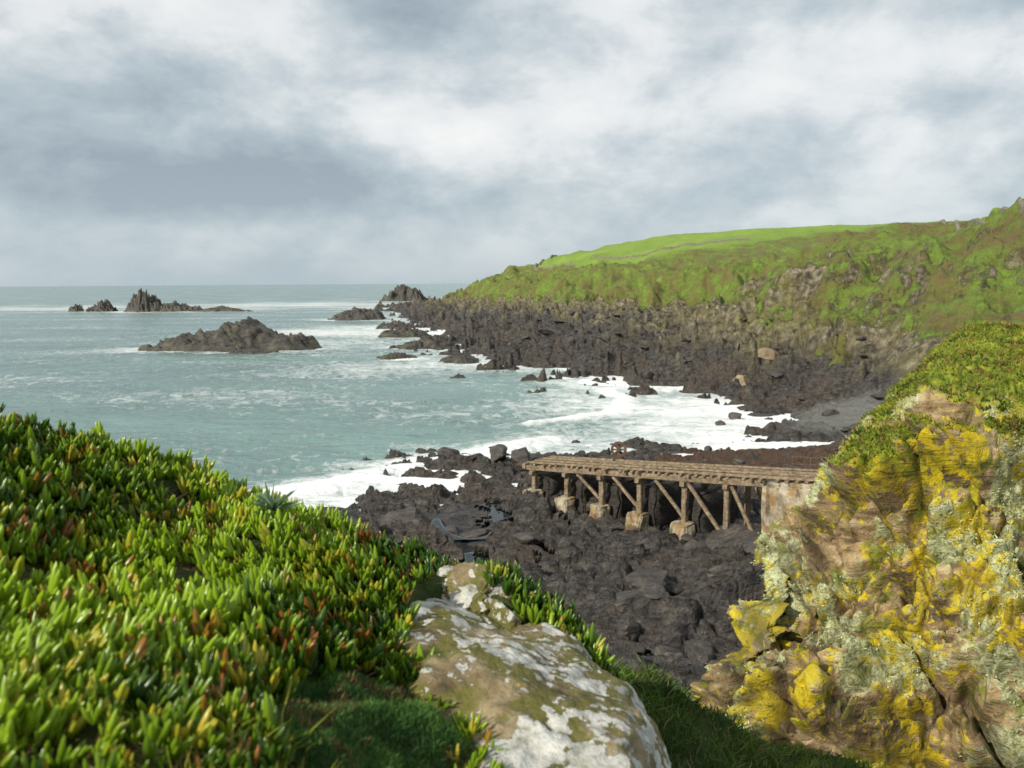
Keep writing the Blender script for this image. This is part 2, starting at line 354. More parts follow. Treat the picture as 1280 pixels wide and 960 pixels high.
wall('stone_wall',[(16,540),(22,590),(45,650),(80,760)],1.6,1.2,wallm)
wall('stone_wall',[(88,118),(98,150),(108,190),(122,250),(140,310),(165,400)],1.1,.6,wallm)
# ================================================================ SLIPWAY PIER
pier=bpy.data.objects.new('slipway_pier',None);sc.collection.objects.link(pier)
S=np.array([2.4,67.,4.2]);E=np.array([21.3,47.7,7.4]);Lp=np.hypot(*(E-S)[:2]);ax=np.array([*(E-S)[:2]/Lp,0]);sl=(E-S)[2]/Lp
bx_=np.array([ax[1],-ax[0],0]);UP=np.array([0,0,1.])
def pt(s,b,dz): return S+ax*s+bx_*b+UP*(sl*s+dz)
def beam(p,q,w,h,store,jit=.0):
    p=np.array(p,float);q=np.array(q,float);d_=(q-p);d_/=np.linalg.norm(d_)
    up=UP if abs(d_[2])<.9 else ax
    sd=np.cross(d_,up);sd/=np.linalg.norm(sd);u2=np.cross(sd,d_);n=5
    vs=[];c=min(w,h)*.12
    prof=[(-w/2+c,-h/2),(w/2-c,-h/2),(w/2,-h/2+c),(w/2,h/2-c),(w/2-c,h/2),(-w/2+c,h/2),(-w/2,h/2-c),(-w/2,-h/2+c)]
    for i in range(n):
        c0=p+(q-p)*i/(n-1)
        for a,b2 in prof:
            vs.append(c0+sd*(a+rng.normal()*jit)+u2*(b2+rng.normal()*jit))
    fs=[[i*8+j,i*8+(j+1)%8,(i+1)*8+(j+1)%8,(i+1)*8+j] for i in range(n-1) for j in range(8)]
    k=sum(len(v) for v,_,_ in store);store.append((np.array(vs),np.array(fs)+k,np.array([[7,6,5,4,3,2,1,0],[(n-1)*8+j for j in range(8)]])+k))
def flush(name,store,mat,sm=False):
    mk(name,np.concatenate([v for v,_,_ in store]),[np.concatenate([f for _,f,_ in store]),np.concatenate([c for _,_,c in store])],mat,sm,parent=pier)
timber=rockmat('weathered_timber_mat',[(.3,(.045,.033,.023)),(.47,(.16,.12,.075)),(.58,(.29,.225,.15)),(.7,(.42,.34,.24))],2.6,.06,.85)
def concm(name,stops):
    m=M(name);cz=m.n('ShaderNodeSeparateXYZ');m.l(m.co,cz.inputs[0])
    cn=m.noise(1.2,8,.68);cc=m.ramp(cn,stops)
    cc=m.mix(m.ramp(m.noise(.9,5),[(.5,0.),(.62,.8)]),cc,(.25,.14,.04))
    cc=m.mix(m.ramp(m.noise(2.2,6,.65,m.map((1,1,.35),(0,0,0),(4,4,4))),[(.5,0.),(.62,.75)]),cc,(.07,.055,.035))
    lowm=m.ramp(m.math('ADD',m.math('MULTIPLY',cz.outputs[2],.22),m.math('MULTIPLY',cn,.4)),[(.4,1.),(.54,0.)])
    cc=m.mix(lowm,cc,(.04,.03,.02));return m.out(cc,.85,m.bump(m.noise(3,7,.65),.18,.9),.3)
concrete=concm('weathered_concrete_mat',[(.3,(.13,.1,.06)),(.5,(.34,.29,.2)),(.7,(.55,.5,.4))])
corem=rockmat('shaded_plinth_mat',[(.3,(.012,.011,.01)),(.5,(.03,.026,.022)),(.7,(.07,.055,.045))],1.2,.3,.6)  # dark colour stands in for shade on the long plinth bodies
rust=rockmat('rusty_iron_mat',[(.3,(.04,.026,.018)),(.5,(.1,.06,.038)),(.7,(.2,.13,.085))],3,.03,.8)
W=1.45
st=[]
for o in (-W,W): 
    beam(pt(-.3,o,-.28),pt(Lp*.82,o,-.28),.34,.42,st,.012)
beam(pt(-.25,-W-.3,-.12),pt(-.25,W+.3,-.12),.35,.5,st,.012)
flush('main_beams',st,timber)
st=[]
for s in np.arange(.3,Lp*.99,.62):
    if rng.uniform()<.08: continue
    beam(pt(s,-W-.35+rng.normal()*.1,.04+rng.normal()*.02),pt(s+rng.normal()*.04,W+.3+rng.normal()*.15,.04+rng.normal()*.02),.24,.17,st,.014)
flush('deck_sleepers',st,timber)
st=[]
for o in (-W*1.05,-W*.35,W*.35,W*1.05): beam(pt(.0,o,.2),pt(Lp+1,o,.2),.2,.15,st,.01)
flush('slip_rails',st,timber)
st=[];sp=[];sb=[]
bents=[.8,4.6,8.3,12.,16.]
for i,s in enumerate(bents):
    gz=.55+.5*s/16;ptop=gz+1.5
    for o in (-W,W):
        p=pt(s,o,-.5);beam([p[0],p[1],ptop-.2],p,.42,.42,sp,.018)
    beam(pt(s,-W-.4,-.62),pt(s,W+.5,-.62),.38,.34,sp,.012)
    a=pt(s,-W,-.75);b2=pt(s,W,0);beam([a[0],a[1],a[2]],[b2[0],b2[1],ptop+.1],.16,.2,sb,.01)
    if i in (2,3,4):
        q=pt(s,W+.02,0);beam(pt(s-2.6,W+.02,-.55),[q[0],q[1],ptop+.25],.2,.22,sb,.01)
flush('trestle_posts',sp,timber)
sp=[]
for o in (-W,W):
    p=pt(19.4,o,-.5);beam([p[0],p[1],1.2],p,.38,.38,sp,.015)
    p2_=pt(19.7,o,-.6);q2=pt(21.6,o,-.6);beam([p2_[0]+.0,p2_[1],p2_[2]],[q2[0],q2[1],2.6],.2,.24,sb,.01)
beam(pt(19.4,-W-.4,-.62),pt(19.4,W+.4,-.62),.36,.34,sp,.01)
beam(pt(16.2,W+.02,-.6),np.array([*pt(19.2,W,0)[:2],2.2]),.2,.24,sb,.01)
flush('landward_posts',sp,timber);flush('diagonal_braces',sb,timber)
def block(name,s0,s1,b0,b1,z0,z1,taper,mat,seed,am=.13):
    bm=bmesh.new();bmesh.ops.create_cube(bm,size=2);bmesh.ops.bevel(bm,geom=bm.edges[:],offset=.08,segments=2,affect='EDGES')
    bmesh.ops.subdivide_edges(bm,edges=bm.edges[:],cuts=6,use_grid_fill=True);bmesh.ops.triangulate(bm,faces=bm.faces[:])
    v=np.array([p.co[:] for p in bm.verts]);f=np.array([[q.index for q in p.verts] for p in bm.faces]);bm.free()
    t=(v[:,2]+1)/2;kk=1-taper*t
    ss=(s0+s1)/2+v[:,0]*(s1-s0)/2*kk;bb=(b0+b1)/2+v[:,1]*(b1-b0)/2*kk;zz=z0+(z1-z0)*t if not callable(z1) else z0+(z1(ss)-z0)*t
    P=S[None,:]*np.array([1,1,0])+ax*ss[:,None]+bx_*bb[:,None]+UP*zz[:,None]
    nn=fbm3(P,.9,5,seed);nn2=fbm3(P,.9,5,seed+40);P[:,0]+=nn*am;P[:,1]+=nn2*am;P[:,2]+=nn*am*.6
    mk(name,P,f,mat,True,parent=pier)
for i,s in enumerate(bents):
    gz=.55+.5*s/16
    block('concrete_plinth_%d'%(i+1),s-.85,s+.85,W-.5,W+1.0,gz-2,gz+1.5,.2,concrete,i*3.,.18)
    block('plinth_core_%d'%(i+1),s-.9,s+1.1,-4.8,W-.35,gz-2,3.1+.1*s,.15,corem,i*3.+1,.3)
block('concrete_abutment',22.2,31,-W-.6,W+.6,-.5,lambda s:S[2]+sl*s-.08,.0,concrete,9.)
st=[]
for s in (22.5,23.8,25.1,26.4):
    p=pt(s,-W-.3,0);beam(p,p+UP*1.05,.07,.07,st)
for hz in (.55,1.05): beam(pt(22.4,-W-.3,hz),pt(26.6,-W-.3,hz),.06,.06,st)
flush('handrail',st,rust)
wc=pt(7.6,-W-.1,1.1);th=np.linspace(0,2*np.pi,33)[:-1];view=np.array([wc[0],wc[1],0]);view/=np.linalg.norm(view);sd=np.array([view[1],-view[0],0])
vs=[];prof=[(-.12,-.14),(.08,-.14),(.08,.14),(-.12,.14)]
for t in th:
    for a,b2 in prof: vs.append(wc+(sd*math.cos(t)+UP*math.sin(t))*(.58+a)+view*b2)
fs=np.array([[i*4+j,i*4+(j+1)%4,((i+1)%32)*4+(j+1)%4,((i+1)%32)*4+j] for i in range(32) for j in range(4)])
mk('wheel_rim',np.array(vs),fs,rust,False,parent=pier)
st=[]
for t in np.arange(0,np.pi,np.pi/4): d_=(sd*math.cos(t)+UP*math.sin(t))*.52;beam(wc-d_,wc+d_,.13,.12,st)
beam(wc-UP*1.05-sd*.5,wc+view*.2,.12,.12,st);beam(wc-UP*1.05+sd*.5,wc+view*.2,.12,.12,st);beam(wc-view*.3,wc+view*.3,.25,.25,st)
flush('wheel_spokes_and_frame',st,rust)
# ================================================================ RIGHT CLIFF
NZ=[(12.5,1.9,8.6),(14.5,2.45,9.3),(14.9,2.5,9.5),(15.45,2.8,10),(15.65,3.2,10.4),(16.1,3.3,10.9),(16.35,3.85,11),(16.9,4.45,11),(17.4,5.0,11.5),(18.2,5.85,12)]
NZ=np.array(NZ)
nface,ntop,ncol=420,120,700
zs=np.linspace(12.5,18.1,nface);s=np.linspace(-1,2.0,ncol)
rows=[]
def ring(zv):
    N=np.array([np.interp(zv,NZ[:,0],NZ[:,1]),np.interp(zv,NZ[:,0],NZ[:,2])])
    Fp=np.array([5.4+(zv-15.5)*.54,7.5+(zv-15.5)*1.05])
    B=N+np.array([4,2.2])
    p=np.where((s<0)[:,None],N+(B-N)*(-s)[:,None],N+(Fp-N)*s[:,None])
    k=np.exp(-(s/.12)**2)[:,None];p=p+k*np.array([.22,.05])
    p=p+ (np.clip(np.sin(np.clip(s,0,1)*math.pi),0,1)*-.25)[:,None]*np.array([.7,.7])
    return p
for zv in zs:
    p=ring(zv);rows.append(np.concatenate([p,np.full((ncol,1),zv)],1))
pt_=ring(18.1);risek=sst(s,-.15,.75)
for w in np.linspace(0,8,ntop+1)[1:]:
    zz_=18.1+(1.0*(1-((w-4)/4)**2))*risek-.2*(1-risek)*w*.5;rows.append(np.concatenate([pt_+np.array([.5,.85])*w,zz_[:,None]],1))
P=np.array(rows);N=gnorm(P)
for _ in range(120): 
    N[1:-1]=(N[:-2]+N[1:-1]*2+N[2:])/4;N[:,1:-1]=(N[:,:-2]+N[:,1:-1]*2+N[:,2:])/4
N/=np.linalg.norm(N,axis=2,keepdims=True)
pf=P.reshape(-1,3);nf=N.reshape(-1,3)
ra=.6;rot=np.array([[math.cos(ra),0,math.sin(ra)],[0,1,0],[-math.sin(ra),0,math.cos(ra)]]);q=pf@rot.T
qs=q*np.array([1,1,2.0]);qs=qs+.14*fbm3(pf,1.,4)[:,None]
c0,e0=cells3(qs,.4,7,1.5,20.);c1,e1=cells3(qs,.85,1,1.8,45.);c2,e2=cells3(qs,2.1,2,1.7,60.);c3,e3=cells3(qs*np.array([1,1,1.6]),4.8,3,1.5,60.)
topm=np.repeat(np.concatenate([np.zeros(nface),sst(np.arange(ntop),0,25)]),ncol)
hm=1-.88*np.maximum(topm,.75*sst(pf[:,2],17.3,18.05))
nosek=1-.45*np.exp(-(np.tile(s,nface+ntop)/.2)**2)
lay=saw(q[:,2]*2.2+fbm3(pf,.7,3,3.)*.8,.85)
disp=(c0*.8+c1*.72+c2*.38+c3*.14+lay*.19-.26*np.exp(-(e1/.06)**2)-.12*np.exp(-(e2/.08)**2)+fbm3(pf,.6,4)*.2+fbm3(pf,4,4)*.03)*hm*nosek+(1-hm)*(fbm3(pf,1.2,5)*.15)
pf2=pf+nf*disp[:,None];P2=pf2.reshape(P.shape);N2=gnorm(P2).reshape(-1,3)
grass=sst(topm*1.2+sst(pf2[:,2],16.6,18.)*.7+fbm3(pf2,.9,4,5.)*.55+N2[:,2]*.35-.02,.72,.95)
lm=fbm3(pf2,.75,4,20.)
crackshade=np.maximum(.85*np.exp(-(e1/.07)**2),.6*np.exp(-(e2/.06)**2))*hm  # mask for shade painted into the cracks between blocks
m=M('lichen_cliff_mat');_,gm,crev,lmk=m.attr('mask')
stc=m.map((.9,.9,3.2),(0,.6,0));a1=m.noise(1.2,7,.65,stc,.4);a2=m.noise(9,6,.62);a3=m.noise(2.2,7,.68)
rk=m.ramp(a1,[(.3,(.035,.028,.02)),(.42,(.15,.11,.06)),(.52,(.32,.225,.115)),(.6,(.43,.33,.19)),(.72,(.48,.44,.34))])
l1=m.ramp(m.math('ADD',m.math('MULTIPLY',lmk,.6),m.math('MULTIPLY',a2,.4)),[(.48,0.),(.52,1.)])
rk=m.mix(m.math('MULTIPLY',l1,.9),rk,m.ramp(m.noise(16,6,.7),[(.35,(.18,.2,.08)),(.48,(.42,.46,.24)),(.62,(.64,.67,.47))]))
l2=m.ramp(m.math('ADD',m.math('MULTIPLY',m.noise(1.0,6,.6,m.map(loc=(7,3,2))),.6),m.math('MULTIPLY',a2,.4)),[(.505,0.),(.535,1.)])
rk=m.mix(m.math('MULTIPLY',l2,.92),rk,m.ramp(a3,[(.35,(.36,.3,.012)),(.65,(.7,.54,.012))]))
rk=m.mix(m.math('MULTIPLY',m.ramp(m.noise(2.6,6,.65,m.map(loc=(2,8,5))),[(.54,0.),(.61,1.)]),.8),rk,(.15,.18,.022))
rk=m.mix(m.math('MULTIPLY',crev,.75),rk,(.045,.035,.02))  # crevice shade mixed into the rock colour
gr=m.ramp(m.noise(7,6,.7),[(.35,(.06,.08,.012)),(.5,(.15,.21,.02)),(.65,(.3,.31,.035))])
col=m.mix(gm,rk,gr);b=m.bump(a1,.14,.9);b=m.bump(a2,.06,.9,b);b=m.bump(m.noise(30,4),.015,.9,b)
cliff_mat=m.out(col,.9,b,.25)
mk('lichen_cliff',pf2,gridf(nface+ntop,ncol),cliff_mat,True,{'mask':np.stack([grass,crackshade,np.clip(lm*.5+.5,0,1)],1)})
# ================================================================ FOLIAGE HELPERS
def vegmat(name,rough=.5,transl=.25,spec=.4):
    m=M(name);c,_,_,_=m.attr('col');m.out(c,rough,None,spec);o=m.nt.nodes['Material Output']
    t=m.n('ShaderNodeBsdfTranslucent');m.l(c,t.inputs[0]);mx=m.n('ShaderNodeMixShader');mx.inputs[0].default_value=transl
    m.l(m.b.outputs[0],mx.inputs[1]);m.l(t.outputs[0],mx.inputs[2]);m.l(mx.outputs[0],o.inputs[0]);return m.m
succ_m=vegmat('succulent_leaf_mat',.28,.25,.55);grass_m=vegmat('grass_mat',.6,.3,.3);lich_m=vegmat('lichen_mat',.95,.2,.1)
def unit(v): return v/(np.linalg.norm(v,axis=1,keepdims=True)+1e-9)
def blades(name,pos,dr,L,Wd,col,mat,bend=.4,tipcol=None):
    n=len(pos);dr=unit(dr);sd=unit(np.cross(dr,rng.normal(size=(n,3))));bn=unit(rng.normal(size=(n,3))*np.array([1,1,.2]))*bend
    L=L[:,None];Wd=Wd[:,None]
    p0=pos;p1=pos+dr*L*.5+bn*L*.15;p2_=pos+dr*L*.95+bn*L*.6
    V=np.stack([p0-sd*Wd*.4,p0+sd*Wd*.4,p1+sd*Wd*.5,p1-sd*Wd*.5,p2_],1).reshape(-1,3)
    k=np.arange(n)*5;q=np.stack([k,k+1,k+2,k+3],1);t=np.stack([k+3,k+2,k+4],1)
    C=np.repeat(col[:,None,:],5,1)
    return mk(name,V,[q,t],mat,True,{'col':C.reshape(-1,3)})
def lerp(a,b,t): return np.array(a)[None,:]*(1-t[:,None])+np.array(b)[None,:]*t[:,None]
idx=rng.integers(0,len(pf2),230000);jit=rng.normal(size=(len(idx),3))*.008
g=(grass[idx]>rng.uniform(.25,.8,len(idx)))&(s[idx%ncol]>-.5);ii=idx[g];n=len(ii);t=np.clip(.5+fbm3(pf2[ii],1.4,3)*.9+rng.normal(size=n)*.15,0,1)
col=lerp((.05,.085,.01),(.3,.35,.035),t);br=rng.uniform(size=n)<.12+.25*(fbm3(pf2[ii],2.2,3,9.)>.25);col[br]=lerp((.2,.09,.03),(.32,.2,.07),rng.uniform(size=br.sum()))
blades('cliff_top_plants',pf2[ii]+jit[g],nf[ii]*.6+np.array([0,0,.7])+rng.normal(size=(n,3))*.5,rng.uniform(.03,.085,n),rng.uniform(.012,.03,n),col,grass_m,.6)
g=(grass[idx]<.3)&(lm[idx]+rng.normal(size=len(idx))*.08>.1)&(topm[idx]<.5)&(crackshade[idx]<.4);ii=idx[g];n=len(ii)
t=rng.uniform(size=n);blades('lichen_tufts',pf2[ii]+jit[g]*1.5,nf[ii]+rng.normal(size=(n,3))*.6,rng.uniform(.02,.05,n),rng.uniform(.008,.02,n),lerp((.3,.34,.13),(.62,.64,.38),t),lich_m,.6)
# ================================================================ FOREGROUND HILLSIDE
edge=[(-9,-3),(-9,1.8),(-4,2.9),(-2.15,3.2),(-1.83,3.4),(-1.34,3.6),(-.75,3.7),(-.16,3.7),(.2,3.4),(.4,2.9),(.42,2.6),(.38,1.9),(.5,1.),(.8,-3)]
bc=np.array([.05,2.6]);bd=np.array([.42,-.907]);bp=np.array([.907,.42])
def rockm(x,y):
    a=(x-bc[0])*bd[0]+(y-bc[1])*bd[1];b=(x-bc[0])*bp[0]+(y-bc[1])*bp[1];return np.sqrt((a/.97)**2+(b/.36)**2)
def moss(x,y): return np.sqrt(((x+.40)/.27)**2+((y-2.0)/.46)**2)
def hill(x,y):
    dE=sdf(x,y,edge)+fbm2(x*1.7,y*1.7,2)*.06;o=np.clip(-dE+.05,0,None)
    pl=18.64-.38*x-.04*y+fbm2(x*1.3+3,y*1.3,4)*.085+fbm2(x*6,y*6,2)*.012
    pl+=.18*np.exp(-((x+.95)**2+(y-1.3)**2)/.35)+.06*np.clip(-x-1.,0,None)
    pl-=.2*sst(1-rockm(x,y),.02,.3)
    dr=np.where(o<1,2.1*o*o/(o+.15),0);d1=2.1/(1.15);dr=np.where(o>=1,d1+(o-1)*.95,dr)
    main=pl-dr
    ey=6.0-.3*(x-1.5)+.25*p2(x*1.1,y*0+2.);led=16.62-.5*sst(x,1.0,2.3)+.15*sst(x,2.6,4.)+fbm2(x*1.1,y*1.1+7,4)*.16+.1*(y-5)-2.2*np.clip(y-ey,0,None)-1.5*np.clip(.2-x,0,None)
    return np.maximum(main,led),dE,(led>main)
gx=np.linspace(-7,7.5,620);gy=np.linspace(-1.5,13,580);GX,GY=np.meshgrid(gx,gy);hz,dE,isl_=hill(GX.ravel(),GY.ravel())
m=M('foreground_soil_mat');c=m.ramp(m.noise(6,6,.65),[(.3,(.015,.02,.006)),(.5,(.035,.055,.012)),(.7,(.08,.07,.03))])
soil=m.out(c,.95,m.bump(m.noise(25,5),.03,.9),.2)
mk('foreground_hillside',np.stack([GX.ravel(),GY.ravel(),hz],1),gridf(580,620),soil)
# succulents
n=26000;px=rng.uniform(-4.6,.75,n);py=rng.uniform(.6,4.2,n)
pz,pd,_=hill(px,py);keep=(pd>-.28)&(rockm(px,py)>.97)&(moss(px,py)>1.0+rng.normal(size=n)*.08)&(p2(px*3+5,py*3)>-.5)
keep&=(rng.uniform(size=n)<np.where(px<-3,.5,1.))&~((px>.12)&(py<3.1))&(np.hypot((px+.25)/.15,(py-3.45)/.1)>.95)
px,py,pz=px[keep],py[keep],pz[keep];n=len(px)
patch=fbm2(px*1.3+2,py*1.3,4)
nl=5;ldir=np.stack([fbm2(px*.9+7,py*.9,3),fbm2(px*.9,py*.9+9,3)],1)*.9
lean=rng.normal(size=(n,3))*np.array([.42,.42,.0])+np.array([.15,-.1,1.]);lean[:,:2]+=ldir
siz=1+.4*fbm2(px*1.1+3,py*1.1+3,3)
base=np.repeat(np.stack([px,py,pz-.012],1),nl,0);ln=np.repeat(unit(lean),nl,0);N_=n*nl
az=np.tile(np.arange(nl)*2*np.pi/nl,n)+np.repeat(rng.uniform(0,6.3,n),nl)+rng.normal(size=N_)*.25
sp_=np.tile(np.array([.15,.5,.65,.45,.8]),n)*rng.uniform(.7,1.6,N_);out_=np.stack([np.cos(az),np.sin(az),0*az],1)
dr=unit(ln+out_*sp_[:,None]*.85);Lf=rng.uniform(.04,.085,N_)*np.repeat(rng.uniform(.6,1.2,n)*siz,nl);wf=Lf*rng.uniform(.1,.14,N_)
off=np.repeat(rng.uniform(.0,.05,n),nl);base=base+ln*off[:,None]
rg_=[(0,.75),(.3,1.),(.62,.98),(.86,.66),(1.,.14)];sdv=unit(np.cross(dr,out_+np.array([.01,.02,.3])));u2=np.cross(sdv,dr);rings=[]
for t,rr_ in rg_:
    c=base+dr*(Lf*t)[:,None]+np.array([0,0,1.])*(Lf*.22*t*t)[:,None]-out_*(Lf*.1*t*t)[:,None]
    for a in range(4):
        an=a*np.pi/2;rings.append(c+(sdv*math.cos(an)*1.15+u2*math.sin(an))*(wf*rr_)[:,None])
V=np.stack(rings,1);k=np.arange(N_)[:,None]*20;fl=[]
for i in range(4):
    for a in range(4): fl.append(np.concatenate([k+i*4+a,k+i*4+(a+1)%4,k+(i+1)*4+(a+1)%4,k+(i+1)*4+a],1))
F=np.concatenate(fl)
pr=np.repeat(patch,nl);t=np.clip(.5+pr*1.2+rng.normal(size=N_)*.14+np.repeat(rng.normal(size=n)*.22,nl),0,1)
cb=lerp((.022,.075,.008),(.24,.37,.018),t)
shr=rng.uniform(size=n);pr2=fbm2(px*2.5,py*2.5+4,3);red=np.repeat(shr<.025+.14*(pr2>.22),nl);yel=np.repeat((shr>.94-.16*(pr2<-.25)),nl)
cb[yel]=lerp((.3,.34,.03),(.42,.34,.03),rng.uniform(size=yel.sum()));tip=cb*1.15+np.array([.03,.04,0])
tip[red]=lerp((.25,.05,.02),(.4,.16,.02),rng.uniform(size=red.sum()));C=np.zeros((N_,20,3))
for i,(tt,_) in enumerate(rg_):
    cc_=cb*(1-tt**2)+tip*tt**2
    for a in range(4): C[:,i*4+a]=cc_
mk('succulent_ground_cover',V.reshape(-1,3),F,succ_m,True,{'col':C.reshape(-1,3)})
n=14000;qx=rng.uniform(-3.5,.6,n);qy=rng.uniform(.7,3.9,n);qz,qd,_=hill(qx,qy);k=(rockm(qx,qy)>.95)&(moss(qx,qy)>.95)&(qd>-.3);qx,qy,qz=qx[k],qy[k],qz[k];n=len(qx)
blades('dry_stems',np.stack([qx,qy,qz],1),rng.normal(size=(n,3))+np.array([0,0,.9]),rng.uniform(.03,.09,n),rng.uniform(.002,.006,n),lerp((.1,.045,.02),(.35,.24,.1),rng.uniform(size=n)),grass_m,.9)
# moss cushion
n=60000;mx_=rng.uniform(-.9,.0,n);my=rng.uniform(1.3,2.7,n);mm=moss(mx_,my);k=mm<1.15;mx_,my,mm=mx_[k],my[k],mm[k];mz,_,_=hill(mx_,my);n=len(mx_)
mb=lambda X_,Y_:.1*np.clip(1-moss(X_,Y_)**2,-.3,1)+.02*fbm2(X_*7,Y_*7,3)
mz=mz+mb(mx_,my);t=np.clip(.5+fbm2(mx_*6,my*6,3)*.7+rng.normal(size=n)*.22,0,1);col=lerp((.02,.075,.018),(.11,.22,.045),t)
rd=(fbm2(mx_*5+1,my*5+8,3)>.25)&(rng.uniform(size=n)<.5);col[rd]=lerp((.12,.05,.03),(.28,.17,.08),rng.uniform(size=rd.sum()))
blades('moss_cushion',np.stack([mx_,my,mz-.005],1),rng.normal(size=(n,3))*.45+np.array([0,0,1]),rng.uniform(.012,.035,n),rng.uniform(.002,.004,n),col,grass_m,.5)
q=np.linspace(-1,1,60);U,V_=np.meshgrid(q,q);ux=-.40+U.ravel()*.3;uy=2.0+V_.ravel()*.52;uz,_,_=hill(ux,uy)
mk('moss_cushion_base',np.stack([ux,uy,uz+mb(ux,uy)-.003],1),gridf(60,60),soil)
# grass
n=60000;gx_=rng.uniform(.3,6.5,n);gy_=rng.uniform(3.2,6.9,n);gz,_,il=hill(gx_,gy_);k=il;gx_,gy_,gz=gx_[k],gy_[k],gz[k];n=len(gx_)
t=np.clip(.4+fbm2(gx_*1.5,gy_*1.5,3)*.7+rng.normal(size=n)*.2,0,1);col=lerp((.03,.08,.015),(.14,.22,.03),t);k=rng.uniform(size=n)<.1;col[k]=(.25,.2,.08)
cl_=1+.9*fbm2(gx_*3,gy_*3,2)
blades('ledge_grass',np.stack([gx_,gy_,gz-.01],1),rng.normal(size=(n,3))*.45+np.array([.2,0,1]),rng.uniform(.04,.13,n)*cl_,rng.uniform(.005,.012,n),col,grass_m,.9)
n=8000;gx_=rng.uniform(-2.2,-.25,n);gy_=rng.uniform(.8,1.85,n);gz,_,_=hill(gx_,gy_);k=fbm2(gx_*2+3,gy_*2,2)+(1.5-gy_)*.5>.0;gx_,gy_,gz=gx_[k],gy_[k],gz[k];n=len(gx_)
blades('grass_tuft',np.stack([gx_,gy_,gz],1),rng.normal(size=(n,3))*.5+np.array([.1,0,.9]),rng.uniform(.05,.13,n),rng.uniform(.002,.005,n),lerp((.15,.25,.02),(.45,.42,.06),rng.uniform(size=n)),grass_m,.9)
n=46;a=rng.uniform(0,6.3,n);rz=float(hill(np.array([-1.04]),np.array([3.25]))[0][0])
blades('plantain_rosette',np.tile([[-1.04,3.25,rz+.09]],(n,1)),np.stack([np.cos(a),np.sin(a),rng.uniform(.15,1.2,n)],1),rng.uniform(.08,.15,n),rng.uniform(.012,.018,n),lerp((.08,.16,.08),(.18,.27,.15),rng.uniform(size=n)),grass_m,.3)
# foreground lichen boulder
m=M('lichen_granite_mat');a1=m.noise(3,7,.65);a2=m.noise(14,6,.68);a3=m.noise(60,4,.6)
c=m.ramp(m.math('ADD',m.math('MULTIPLY',a1,.6),m.math('MULTIPLY',a2,.4)),[(.35,(.05,.038,.018)),(.47,(.17,.13,.07)),(.55,(.26,.21,.12)),(.68,(.38,.33,.23))])
c=m.mix(m.ramp(m.noise(5,6,.65,m.map(loc=(3,1,4))),[(.46,0.),(.54,.85)]),c,(.11,.11,.02))
def lichp(scale,loc,th,thr2):
    vo=m.n('ShaderNodeTexVoronoi');vo.inputs['Scale'].default_value=scale
    wn=m.n('ShaderNodeTexNoise');wn.inputs['Scale'].default_value=9;wn.inputs['Detail'].default_value=6;wn.inputs['Roughness'].default_value=.65;m.l(m.co,wn.inputs['Vector'])
    vv=m.n('ShaderNodeVectorMath');vv.operation='MULTIPLY_ADD';m.l(wn.outputs['Color'],vv.inputs[0]);vv.inputs[1].default_value=(.2,.2,.2);m.l(m.map(loc=loc),vv.inputs[2]);m.l(vv.outputs[0],vo.inputs['Vector'])
    big=m.math('ADD',vo.outputs['Distance'],m.math('MULTIPLY',m.math('SUBTRACT',thr2,m.noise(2.6,5,.5,m.map(loc=loc))),2.2))
    return m.ramp(big,[(th,1.),(th+.03,0.)])
lA=lichp(6.5,(1,5,0),.42,.5);lB=lichp(15,(4,2,7),.34,.51)
lm_=m.math('MAXIMUM',lA,lB)
c=m.mix(lm_,c,m.ramp(a2,[(.35,(.24,.24,.2)),(.5,(.44,.44,.4)),(.65,(.58,.58,.54))]));c=m.mix(m.ramp(m.noise(11,5,.6,m.map(loc=(9,2,2))),[(.66,0.),(.7,.8)]),c,(.5,.33,.02))
b=m.bump(a1,.06,.9);b=m.bump(a2,.02,.9,b);b=m.bump(a3,.005,.9,b);b=m.bump(lm_,.004,1.,b);gran=m.out(c,.9,b,.3)
V,F=ico(7);g_=angular(V,77,12,22,.0);V=g_/np.max(np.linalg.norm(g_,axis=1))*1.1;nsv=fbm3(V*np.array([2.2,1,1]),1.6,6,3.);V=V*(1+.12*nsv)[:,None]
L3=V*np.array([1.08,.47,.46]);a=L3[:,0];b_=L3[:,1]
Wp=np.stack([bc[0]+a*bd[0]+b_*bp[0],bc[1]+a*bd[1]+b_*bp[1],18.27+L3[:,2]-.25*b_],1);mk('lichen_boulder',Wp,F,gran)
boulder('lichen_boulder',(-.22,3.42,18.57),(.24,.14,.12),41,-.5,gran,6,.2,24)
boulder('lichen_boulder',(-.05,3.3,18.46),(.2,.13,.11),44,-.9,gran,6,.2,24)
# ================================================================ SKY, SUN, CAMERA
sv=Vector((-.64,-.56,.58)).normalized()
w=bpy.data.worlds.new('World');sc.world=w;w.use_nodes=True;nt=w.node_tree;nt.nodes.clear()
class WW(M):
    def __init__(s): s.nt=nt;s.co=s.n('ShaderNodeTexCoord').outputs['Generated']
k=WW();bg=k.n('ShaderNodeBackground');wo=k.n('ShaderNodeOutputWorld');k.l(bg.outputs[0],wo.inputs[0]);bg.inputs[1].default_value=.1
sky=k.n('ShaderNodeTexSky');sky.sky_type='NISHITA';sky.sun_disc=False;sky.sun_elevation=math.asin(sv.z);sky.sun_rotation=math.atan2(sv.x,sv.y)
big=k.noise(2.2,10,.58,k.map((1,1,2.2),(0,.25,0),(2.3,.4,1.1)),.15);fine=k.noise(6.5,9,.6,k.map((1,1,1.7),(0,-.2,0),(5,1,0)),.2)
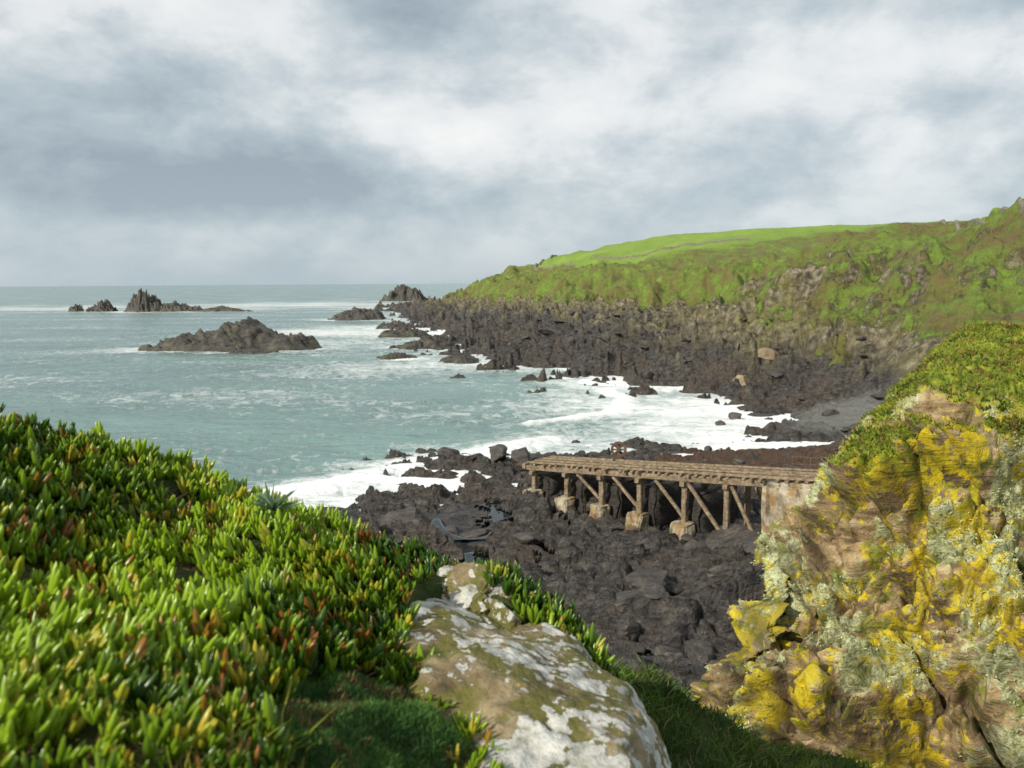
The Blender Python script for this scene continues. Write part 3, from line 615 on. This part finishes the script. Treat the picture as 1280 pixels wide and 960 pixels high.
def blob(x,z,rx,rz):
    sep=k.n('ShaderNodeVectorMath');sep.operation='MULTIPLY_ADD'
    wn=k.n('ShaderNodeTexNoise');wn.inputs['Scale'].default_value=5;wn.inputs['Detail'].default_value=6;k.l(k.co,wn.inputs['Vector'])
    ad=k.n('ShaderNodeVectorMath');ad.operation='MULTIPLY_ADD';k.l(wn.outputs['Color'],ad.inputs[0]);ad.inputs[1].default_value=(.14,.0,.07);k.l(k.co,ad.inputs[2])
    k.l(ad.outputs[0],sep.inputs[0]);sep.inputs[1].default_value=(1/rx,0,1/rz);sep.inputs[2].default_value=(-(x+.07)/rx,0,-(z+.035)/rz)
    ln=k.n('ShaderNodeVectorMath');ln.operation='LENGTH';k.l(sep.outputs[0],ln.inputs[0])
    return k.ramp(ln.outputs['Value'],[(0.,1.),(1.,0.)])
v=k.math('ADD',k.math('MULTIPLY',big,.55),k.math('MULTIPLY',fine,.45))
for (bx2,bz,rx,rz,amt) in [(-.30,.13,.36,.06,-.15),(-.10,.165,.14,.07,.2),(.06,.2,.2,.09,.11),(.14,.09,.22,.05,-.04),(.42,.24,.4,.1,.07),(-.4,.33,.2,.08,.15),(-.06,.33,.14,.07,-.08),(.52,.3,.16,.05,-.09),(.2,.33,.2,.08,.07)]:
    v=k.math('ADD',v,k.math('MULTIPLY',blob(bx2,bz,rx,rz),amt))
cc=k.ramp(v,[(.34,(.35,.42,.48)),(.43,(.48,.56,.61)),(.50,(.64,.70,.73)),(.56,(.82,.85,.86)),(.66,(.97,.97,.96))])
sz=k.n('ShaderNodeSeparateXYZ');k.l(k.co,sz.inputs[0]);hzf=k.ramp(sz.outputs[2],[(0.,1.),(.07,.4),(.14,0.)])
cc=k.mix(k.math('MULTIPLY',hzf,.8),cc,(.45,.55,.61));cc=k.mix(1.,cc,(10.,10.,10.),'MULTIPLY');fin=k.mix(.92,sky.outputs[0],cc);k.l(fin,bg.inputs[0])
sun=bpy.data.lights.new('sun','SUN');sun.energy=5.;sun.angle=math.radians(.6);sun.color=(1,.92,.78);so=bpy.data.objects.new('sun',sun);sc.collection.objects.link(so)
so.rotation_euler=sv.to_track_quat('Z','Y').to_euler()
cam=bpy.data.cameras.new('camera');co=bpy.data.objects.new('camera',cam);sc.collection.objects.link(co);co.location=(0,0,20)
cam.sensor_width=36;cam.lens=27.06;cam.clip_start=.05;cam.clip_end=60000
from mathutils import Matrix
co.rotation_euler=(Matrix.Rotation(math.radians(90-7.5),3,'X')@Matrix.Rotation(math.radians(-.4),3,'Z')).to_euler()
cam.dof.use_dof=True;cam.dof.focus_distance=9;cam.dof.aperture_fstop=3.0
sc.camera=co
sc.view_settings.view_transform='Standard';sc.view_settings.look='None';sc.view_settings.exposure=0
